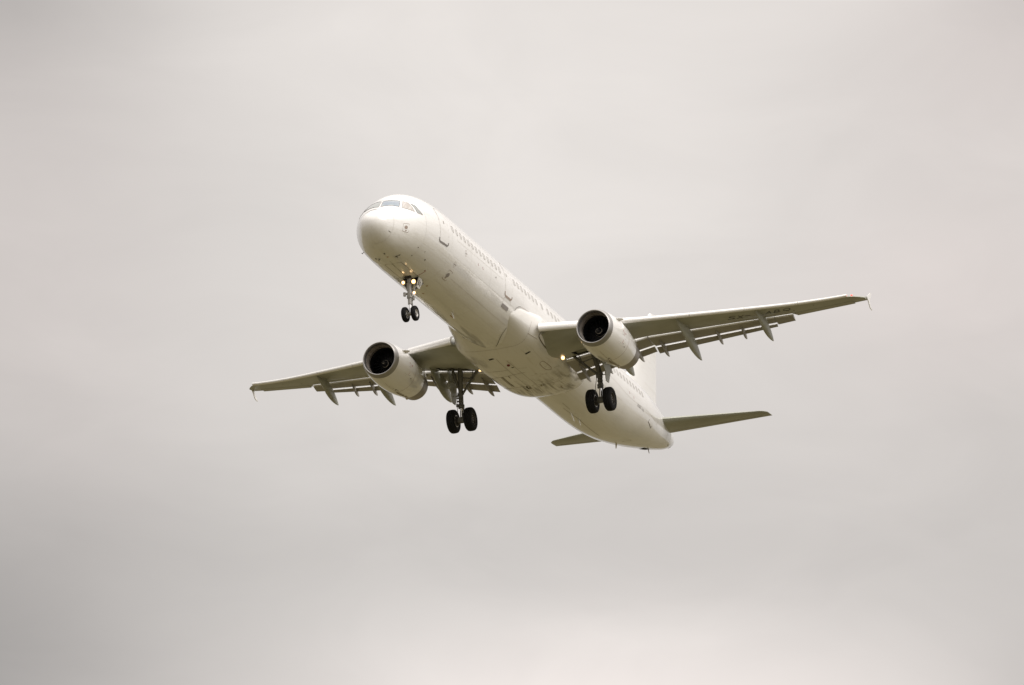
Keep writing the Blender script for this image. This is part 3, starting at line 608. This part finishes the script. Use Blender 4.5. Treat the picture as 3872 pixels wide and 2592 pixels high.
    # ---- engine (axis along the body)
    ey, ez, es = 5.75, -2.14, 15.53
    C = V(es, ey, ez); ax = Vector((-1, 0, 0))
    nac = MB()
    outp = [(.26, .975), (.5, 1.018), (.9, 1.065), (1.4, 1.095), (1.9, 1.10), (2.4, 1.085), (2.9, 1.045), (3.4, .98), (3.8, .915), (4.02, .875)]
    nac.lathe(C, ax, outp, 64)
    nc_ = wbuild(nac, sg, 'engine_nacelle', 'white', plane)
    lp = MB(); lp.lathe(C, ax, [(.275, .979), (.18, .955), (.08, .922), (.02, .892), (-.012, .858), (.0, .832), (.05, .808), (.12, .793), (.2, .787)], 64); wbuild(lp, sg, 'inlet_lip', 'lip', nc_)
    dp = MB(); dp.lathe(C, ax, [(.2, .787), (.48, .782), (.50, .772), (.56, .772), (.58, .785), (.72, .79)], 64); dp.lathe(C, ax, [(.72, .79), (.9, .795), (1.25, .80), (1.5, .80)], 64, 1); wbuild(dp, sg, 'inlet_duct', ['duct', 'fan'], nc_)
    fb = MB(); nb = 22
    for k in range(nb):
        a = 2 * math.pi * k / nb; q = []
        for r, tw, x_ in ((.24, .15, 1.08), (.5, .6, 1.10), (.79, 1.05, 1.12)):
            for d in (-.5, .5): aa = a + d * .26 * (.24 / r * .5 + .75); q.append(C + Vector((-(x_ + (d + .5) * .22 * tw), r * math.cos(aa), r * math.sin(aa))))
        fb.add(q, [(0, 1, 3, 2), (2, 3, 5, 4)])
    fb.lathe(C, ax, [(1.5, .80), (1.5, 0)], 32)
    wbuild(fb, sg, 'fan', 'fan', nc_, smooth=False)
    spn = MB(); spn.lathe(C, ax, [(1.1, .245), (.95, .215), (.8, .155), (.68, .085), (.62, .035), (.605, 0)], 28)
    sp_ = wbuild(spn, sg, 'spinner', 'spin', nc_)
    spr = pchip([.605, .62, .68, .8, .95, 1.1], [0, .035, .085, .155, .215, .245])
    sl = MB(); q = []
    for k in range(70):
        u = k / 69; x_ = .63 + .42 * u; a = sg * (1.2 + u * 11); r_ = spr(x_) + .006; wd_ = .014 + .018 * u
        for d in (-1, 1): rr_ = spr(x_ + d * wd_) + .006; q.append(C + Vector((-(x_ + d * wd_), rr_ * math.cos(a) * sg, rr_ * math.sin(a))))
    sl.add(q, [(2 * k, 2 * k + 1, 2 * k + 3, 2 * k + 2) for k in range(69)])
    wbuild(sl, sg, 'spinner_spiral', 'spiral', nc_)
    nz_ = MB(); nz_.lathe(C, ax, [(4.02, .875), (4.3, .835), (4.7, .775), (4.95, .73), (4.95, .70), (4.5, .70), (4.2, .66)], 64); nz_.lathe(C, ax, [(4.4, .42), (4.9, .30), (5.3, .12), (5.42, 0)], 32); wbuild(nz_, sg, 'exhaust_nozzle', 'nozzle', nc_)
    pr_ = pchip([p for p, _ in outp], [r for _, r in outp])
    nsurf = lambda x_, a, off=0.: tuple(C + Vector((-x_, (pr_(x_) + off) * math.cos(a), (pr_(x_) + off) * math.sin(a))))
    rb = MB(); ribbon(rb, nsurf, [(2.35, R(a)) for a in range(-180, 181, 8)], .022, .004); ribbon(rb, nsurf, [(2.35, R(-90)), (3.98, R(-90))], .03, .004); ribbon(rb, nsurf, [(.85, R(-88)), (2.35, R(-89))], .012, .004)
    wbuild(rb, 1, 'cowl_seam', 'brown', nc_) if sg > 0 else wbuild(rb, -1, 'cowl_seam', 'brown', nc_)
    # markings sit on the port-facing flank of both engines
    q_ = lambda a: R(a) if sg > 0 else R(180 - a)
    rb = MB(); ribbon(rb, nsurf, [(1.62, q_(2)), (1.60, q_(-6)), (1.62, q_(-22)), (1.58, q_(-30))], .022, .005); ribbon(rb, nsurf, [(1.78, q_(1.5)), (1.84, q_(-2))], .06, .005); ribbon(rb, nsurf, [(1.5, q_(6)), (1.52, q_(1))], .05, .005)
    wbuild(rb, sg, 'red_marking', 'red', nc_)
    rb = MB(); random.seed(5)
    for k in range(12): x_ = random.uniform(1.2, 2.2); a = random.uniform(-38, -6); rb.add(*decal('x', nsurf, disc(x_, q_(a), random.uniform(.012, .026), R(random.uniform(.5, 1.0)), 6), '', None, (.2, R(6)), .005, build=False))
    for x_, a, l_, w_ in ((2.0, -33, .16, 1.4), (1.75, -28, .10, 1.0)): rb.add(*decal('x', nsurf, disc(x_, q_(a), l_ / 2, R(w_), 10), '', None, (.2, R(6)), .005, build=False))
    wbuild(rb, sg, 'placard', 'plum', nc_)
    rb = MB()
    for x_, a, l_, w_ in ((1.30, -88, .02, 2), (1.72, -87, .03, 2), (1.92, -84, .09, 1.8), (2.06, -88, .05, 1.6), (2.14, -83, .06, 1.2)): ribbon(rb, nsurf, [(x_, q_(a - w_)), (x_ + l_, q_(a + w_))], l_ * .8, .006)
    wbuild(rb, sg, 'drain_opening', 'stain2', nc_)
    rb = MB()
    for x_, a, l_, w_ in ((2.3, -90, 1.5, .05), (2.45, -93, 1.3, .045), (2.35, -86, .8, .03)): ribbon(rb, nsurf, [(x_, q_(a)), (x_ + l_, q_(a + 1))], w_, .0035)
    wbuild(rb, sg, 'oil_streak', 'stain', nc_)
    ds = MB(); c = C + Vector((-3.75, 0, -.95)); ds.plate([c + Vector((.14, -.03, .03)), c + Vector((-.1, -.03, .06)), c + Vector((-.06, -.03, -.10)), c + Vector((.04, -.03, -.11))], (0, .06, 0)); wbuild(ds, sg, 'drain_mast', 'cream', nc_, smooth=False)
    for a in (33, 147):
        st = MB(); d = Vector((0, math.cos(R(a)), math.sin(R(a)))); sdv = d.cross(Vector((1, 0, 0))) * .012
        def rp_(x_, h): return C + Vector((-x_, 0, 0)) + d * (pr_(x_) + h)
        pl = [rp_(.85, -.02), rp_(1.1, .10), rp_(1.35, .19), rp_(1.52, .22), rp_(1.56, .19), rp_(1.45, -.02)]
        st.plate([p - sdv for p in pl], sdv * 2); wbuild(st, sg, 'nacelle_strake', 'white', nc_, smooth=False)
    py = MB(); rg = []
    for s, z0_, z1_, w_ in ((16.9, -1.10, -1.04, .03), (17.5, -1.2, -.97, .13), (18.3, -1.3, -.86, .20), (19.2, -1.45, -.76, .25), (20.2, -1.55, -.78, .24), (21.3, -1.35, -.85, .15), (22.3, -1.05, -.90, .03)):
        rg.append([V(s, ey - w_, z0_), V(s, ey - w_, z1_), V(s, ey - w_ * .5, z1_ + .05), V(s, ey + w_ * .5, z1_ + .05), V(s, ey + w_, z1_), V(s, ey + w_, z0_)])
    py.loft(rg, cap0=True, cap1=True); wbuild(py, sg, 'engine_pylon', 'white', nc_, sharp=40)

    # ---- main landing gear
    gx, gy, gz = 22.0, 3.795, -3.785
    mb = MB()
    mb.tube(V(21.40, 3.58, -1.08), V(21.95, gy, -2.35), .135, .125, 16); mb.tube(V(21.95, gy, -2.33), V(21.97, gy, -2.42), .165, .165, 16); mb.tube(V(21.95, gy, -2.42), V(21.99, gy, -2.98), .13, .12, 16)
    mb.tube(V(21.98, gy, -2.96), V(21.985, gy, -3.14), .17, .16, 14); mb.tube(V(21.985, gy, -3.12), V(22.0, gy, -3.72), .08, .08, 14, 1)
    for z in (-2.5, -2.62, -2.8, -3.02): mb.tube(V(21.84, gy - .1, z), V(21.84, gy + .18, z), .045, n=8)
    mb.box((-21.85, gy - .16, -2.62), (-21.78, gy + .05, -2.45)); mb.box((-21.86, gy + .08, -3.1), (-21.76, gy + .2, -2.95))
    mb.tube(V(22.2, gy, -2.9), V(22.38, gy, -3.35), .06, .045, 8); mb.tube(V(22.38, gy, -3.35), V(22.1, gy, -3.72), .045, .06, 8)      # torque links
    mb.tube(V(gx, gy - .52, gz), V(gx, gy + .52, gz), .10, n=12); mb.tube(V(gx, gy - .33, gz), V(gx, gy + .33, gz), .15, n=12)
    mb.tube(V(21.9, gy - .16, -3.7), V(21.9, gy + .16, -3.7), .07, n=8)
    mb.path([V(21.85, gy + .13, -2.3), V(21.8, gy + .17, -2.9), V(21.85, gy + .16, -3.3), V(21.92, gy + .2, -3.65)], .016, 6); mb.path([V(21.85, gy - .14, -2.6), V(21.78, gy - .2, -3.1), V(21.9, gy - .22, -3.65)], .016, 6)
    gear = wbuild(mb, sg, 'main_landing_gear', ['dstrut', 'chrome'], plane, sharp=40)
    sb = MB(); e0, e1, e2 = V(21.25, 2.48, -1.30), V(21.5, 2.98, -1.80), V(21.92, 3.70, -2.42)
    sb.tube(e0, e1, .085, .075); sb.tube(e1, e2, .075, .06); sb.tube(e1 + Vector((.12, 0, 0)), e1 - Vector((.12, 0, 0)), .09, n=10); sb.tube(e1, V(21.6, 3.55, -1.62), .03, n=8); sb.tube(V(21.6, 3.55, -1.62), V(21.75, 3.75, -1.5), .03, n=8); sb.tube(e1 + Vector((0, 0, .12)), e0 + Vector((0, .35, .08)), .02, n=6)
    wbuild(sb, sg, 'side_brace', 'dstrut', gear)
    ra = MB(); ra.tube(V(21.3, 4.02, -1.1), V(21.62, 3.86, -1.9), .075, n=10); ra.tube(V(21.62, 3.86, -1.9), V(21.82, 3.78, -2.36), .05, n=10); wbuild(ra, sg, 'retraction_actuator', 'dstrut', gear)
    dr = MB(); dr.plate([V(s, 4.20 + .02 * (z + 1), z) for s, z in ((21.25, -1.12), (21.28, -2.12), (21.62, -2.36), (21.78, -2.86), (22.15, -2.86), (22.4, -2.3), (22.45, -1.12))], (0, .045, 0)); dr.tube(V(21.85, 3.9, -1.8), V(21.8, 4.2, -1.7), .025, n=6); dr.tube(V(21.9, 3.9, -2.5), V(21.9, 4.2, -2.45), .025, n=6)
    wbuild(dr, sg, 'gear_door', 'grey', gear, smooth=False)
    for oy in (-.465, .465):
        out = 1 if oy > 0 else -1
        ty = MB(); R0, hw_ = .618, .208
        ty.lathe(V(gx, gy + oy, gz), (0, 1, 0), [(-hw_ * .80, .30), (-hw_ * .93, .36), (-hw_ * 1.02, .46), (-hw_ * .93, .555), (-hw_ * .72, .60), (-hw_ * .5, .613), (-hw_ * .47, .606), (-hw_ * .41, .606), (-hw_ * .38, .616), (-.012, .619), (-.01, .611), (.01, .611), (.012, .619), (hw_ * .38, .616), (hw_ * .41, .606), (hw_ * .47, .606), (hw_ * .5, .613), (hw_ * .72, .60), (hw_ * .93, .555), (hw_ * 1.02, .46), (hw_ * .93, .36), (hw_ * .80, .30)], 40)
        wbuild(ty, sg, 'tyre', 'tyre', gear, sharp=60)
        rm = MB(); rm.lathe(V(gx, gy + oy, gz), (0, out, 0), [(-.19, .20), (-.19, .30), (-.185, .315), (-.17, .30), (.0, .29)], 32, 0); rm.lathe(V(gx, gy + oy, gz), (0, out, 0), [(.185, .315), (.175, .295), (.10, .27), (.06, .16), (.10, .12), (.12, .0)], 32, 1)
        for k in range(9): a = 2 * math.pi * k / 9; p = V(gx + .20 * math.cos(a), gy + oy + out * .075, gz + .20 * math.sin(a)); rm.tube(p, p + Vector((0, out * .02, 0)), .028, n=8, mi=0)
        wbuild(rm, sg, 'wheel_rim', ['rim', 'hub'], gear)
        bk = MB(); bk.lathe(V(gx, gy + oy, gz), (0, -out, 0), [(.05, .27), (.22, .27), (.26, .22), (.26, .10)], 24)
        for k in range(8): a = 2 * math.pi * k / 8; p = V(gx + .2 * math.cos(a), gy + oy - out * .26, gz + .2 * math.sin(a)); bk.tube(p, p + Vector((0, -out * .05, 0)), .035, n=8)
        wbuild(bk, sg, 'brake', 'hub', gear)

    # ---- tailplane
    tp = MB(); rg = []
    for y, h in ((.5, .44), (1.2, .40), (2.4, .33), (3.6, .26), (5.0, .18), (5.9, .13), (6.05, .11), (6.17, .07), (6.22, .03)):
        sl_ = 38.84 + .632 * (y - 1.2) + (max(0, y - 5.9) * 1.6) ** 2; st_ = 41.68 + .275 * (y - .92); zl = .63 + .146 * (y - 1.2); zt_ = .74 + .128 * (y - .92)
        c = st_ - sl_; r_ = []
        for t_, u in ((1, 0), (.75, -.22), (.5, -.42), (.25, -.5), (.1, -.42), (.03, -.26), (0, 0), (.03, .26), (.1, .42), (.3, .5), (.6, .35), (1, .02)): r_.append(V(sl_ + c * t_, y, lerp(zl, zt_, t_) + h * u))
        rg.append(r_)
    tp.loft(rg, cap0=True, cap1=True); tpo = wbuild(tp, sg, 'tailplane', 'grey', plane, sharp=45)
    rb = MB()
    def tsurf(t_, y, off=0.):
        k = (y - 1.2) / (5.9 - 1.2); return tuple(V(lerp(lerp(38.97, 41.81, k), lerp(41.76, 43.05, k), t_), y, lerp(.72, 1.36, k) - lerp(.40, .13, k) * (.42 * (1 - max(0, t_ - .5) / .5)) - off))
    ribbon(rb, tsurf, [(.72, 1.3), (.72, 5.8)], .03, .012); wbuild(rb, sg, 'elevator_gap', 'line', tpo)

# ---- fin and rudder
fn = MB(); rg = []
for z, sl_, st_, h in ((1.5, 34.9, 41.55, .10), (2.05, 35.9, 41.75, .42), (2.6, 36.9, 42.0, .44), (5.6, 39.55, 42.3, .30), (7.45, 41.18, 42.5, .20), (7.66, 41.45, 42.5, .12), (7.74, 41.9, 42.48, .04)):
    c = st_ - sl_; r_ = []
    for t_, u in ((1, 0), (.75, -.24), (.5, -.42), (.25, -.5), (.1, -.40), (.03, -.24), (0, 0), (.03, .24), (.1, .40), (.25, .5), (.5, .42), (.75, .24)): r_.append(V(sl_ + c * t_, h * u, z))
    rg.append(r_)
fn.loft(rg, cap0=True, cap1=True); fin = fn.build('tail_fin', 'white', plane, sharp=45)
rb = MB()
def fsurf(t_, z, off=0.):
    k = (z - 2.05) / (7.45 - 2.05); return tuple(V(lerp(lerp(35.9, 41.18, k), lerp(41.75, 42.5, k), t_), (lerp(.44, .2, k) * .5 * min(1, (1 - t_) / .5) + off) , z))
ribbon(rb, fsurf, [(.70, 2.3), (.68, 7.3)], .03, .004); rb.build('rudder_gap', 'faint', fin)

# ---- nose landing gear
mb = MB()
mb.tube(V(5.0, 0, -1.5), V(5.05, 0, -2.9), .10, .10, 16); mb.tube(V(5.05, 0, -2.86), V(5.06, 0, -3.05), .135, .125, 16); mb.tube(V(5.06, 0, -3.04), V(5.065, 0, -3.14), .145, .145, 16, 0); mb.tube(V(5.065, 0, -3.13), V(5.07, 0, -3.45), .10, .10, 16); mb.tube(V(5.07, 0, -3.44), V(5.07, 0, -3.93), .055, .055, 14, 1)
mb.tube(V(5.02, -.24, -2.9), V(5.02, .14, -2.95), .06, n=10); mb.tube(V(5.0, -.24, -2.84), V(5.0, -.24, -3.02), .07, n=10)
mb.tube(V(5.07, -.2, -3.95), V(5.07, .2, -3.95), .06, n=12); mb.tube(V(5.07, -.08, -3.95), V(5.07, .08, -3.95), .085, n=12)
mb.tube(V(5.18, .02, -3.05), V(5.38, .02, -3.5), .045, .035, 8); mb.tube(V(5.38, .02, -3.5), V(5.14, 0, -3.88), .035, .045, 8)
mb.box((-5.22, .05, -3.22), (-5.1, .2, -3.02)); mb.path([V(5.0, .12, -2.95), V(5.02, .2, -3.2), V(5.06, .13, -3.35), V(5.12, .12, -3.6)], .014, 6)
mb.tube(V(5.2, -.16, -2.7), V(5.5, -.38, -1.9), .035, n=8); mb.tube(V(5.2, .16, -2.7), V(5.5, .38, -1.9), .035, n=8)
mb.tube(V(5.08, -.02, -2.85), V(6.4, -.3, -1.9), .055, n=8); mb.tube(V(5.08, .02, -2.85), V(6.4, .3, -1.9), .055, n=8)
ng = mb.build('nose_landing_gear', ['strut', 'chrome'], plane, sharp=40)
lg = MB(); lg.box((-4.93, -.16, -2.16), (-4.8, .16, -2.06)); lg.tube(V(4.98, -.3, -2.34), V(4.98, .3, -2.34), .03, n=8); lg.build('lamp_bracket', 'dark', ng)
def lamp(c, r, mm, ax=(.97, 0, -.24)):
    l_ = MB(); c = Vector(c); l_.lathe(c, ax, [(-r * 1.1, r * .35), (-r * .5, r * .95), (0, r * 1.05), (0, r)], 20, 1); l_.lathe(c, ax, [(0, r), (r * .22, r * .60)], 20, 2); l_.lathe(c, ax, [(r * .22, r * .60), (r * .3, r * .3), (r * .32, 0)], 20, 0); return l_.build('gear_lamp', [mm, 'strut', 'lampr'], ng)
lamp(V(4.92, -.27, -2.34), .088, 'lamp'); lamp(V(4.92, .27, -2.36), .112, 'lamp'); lamp(V(5.0, .26, -2.91), .075, 'lamp'); lamp(V(5.02, -.25, -2.93), .035, 'lamps')
for oy in (-.25, .25):
    out = 1 if oy > 0 else -1; c = V(5.07, oy, -3.95); h = .115
    ty = MB(); ty.lathe(c, (0, 1, 0), [(-h * .75, .20), (-h * .95, .24), (-h, .29), (-h * .92, .335), (-h * .65, .366), (-h * .35, .376), (-h * .3, .370), (-h * .24, .370), (-h * .2, .377), (h * .2, .377), (h * .24, .370), (h * .3, .370), (h * .35, .376), (h * .65, .366), (h * .92, .335), (h, .29), (h * .95, .24), (h * .75, .20)], 36); ty.build('tyre', 'tyre', ng, sharp=60)
    rm = MB()
    for sd_ in (1, -1): rm.lathe(c, (0, sd_, 0), [(h * .78, .21), (h * .72, .19), (h * .35, .165), (h * .3, .09), (h * .75, .07), (h * .8, 0)], 28)
    rm.build('wheel_rim', 'rim', ng)
# bay doors: the forward pair is shut again, the rear pair hangs open
fd = MB(); ribbon(fd, fus, [(5.18, R(-102)), (3.06, R(-104.3)), (2.96, R(-101.5)), (2.92, R(-82)), (3.02, R(-78.5)), (5.18, R(-78.8))], .022, .005); ribbon(fd, fus, [(2.96, R(-91.5)), (5.15, R(-92))], .016, .005); fd.build('forward_door_outline', 'stain', ng)
for sg in (1, -1):
    D0 = [V(5.14, .45 * sg, -2.08), V(5.50, .45 * sg, -2.08), V(5.62, .44 * sg, -2.12), V(5.66, .42 * sg, -2.22), V(5.62, .29 * sg, -2.52), V(5.54, .285 * sg, -2.55), V(5.28, .27 * sg, -2.50)]
    d = MB(); d.plate(D0, (0, .022 * sg, 0)); d.m[0] = 1; do = d.build('nose_gear_door', ['white', 'dark'], ng, smooth=False, label='white door lettered BQ' if sg > 0 else None)
    if sg > 0:
        A, B_, C_, D_ = V(5.14, .45, -2.08), V(5.62, .45, -2.08), V(5.62, .29, -2.52), V(5.28, .27, -2.50)
        def dsurf(u, v, off=0.): return tuple(A.lerp(B_, u).lerp(D_.lerp(C_, u), v) + Vector((0, .026 + off, 0)))
        tx = MB()
        letter_on(tx, dsurf, 'B', (.14, .80), (1, 0), (0, -1), .30, .50, .004); letter_on(tx, dsurf, 'Q', (.54, .86), (1, 0), (0, -1), .34, .54, .004)
        tx.build('door_lettering', 'black', do)
print('objects', len(sc.objects))
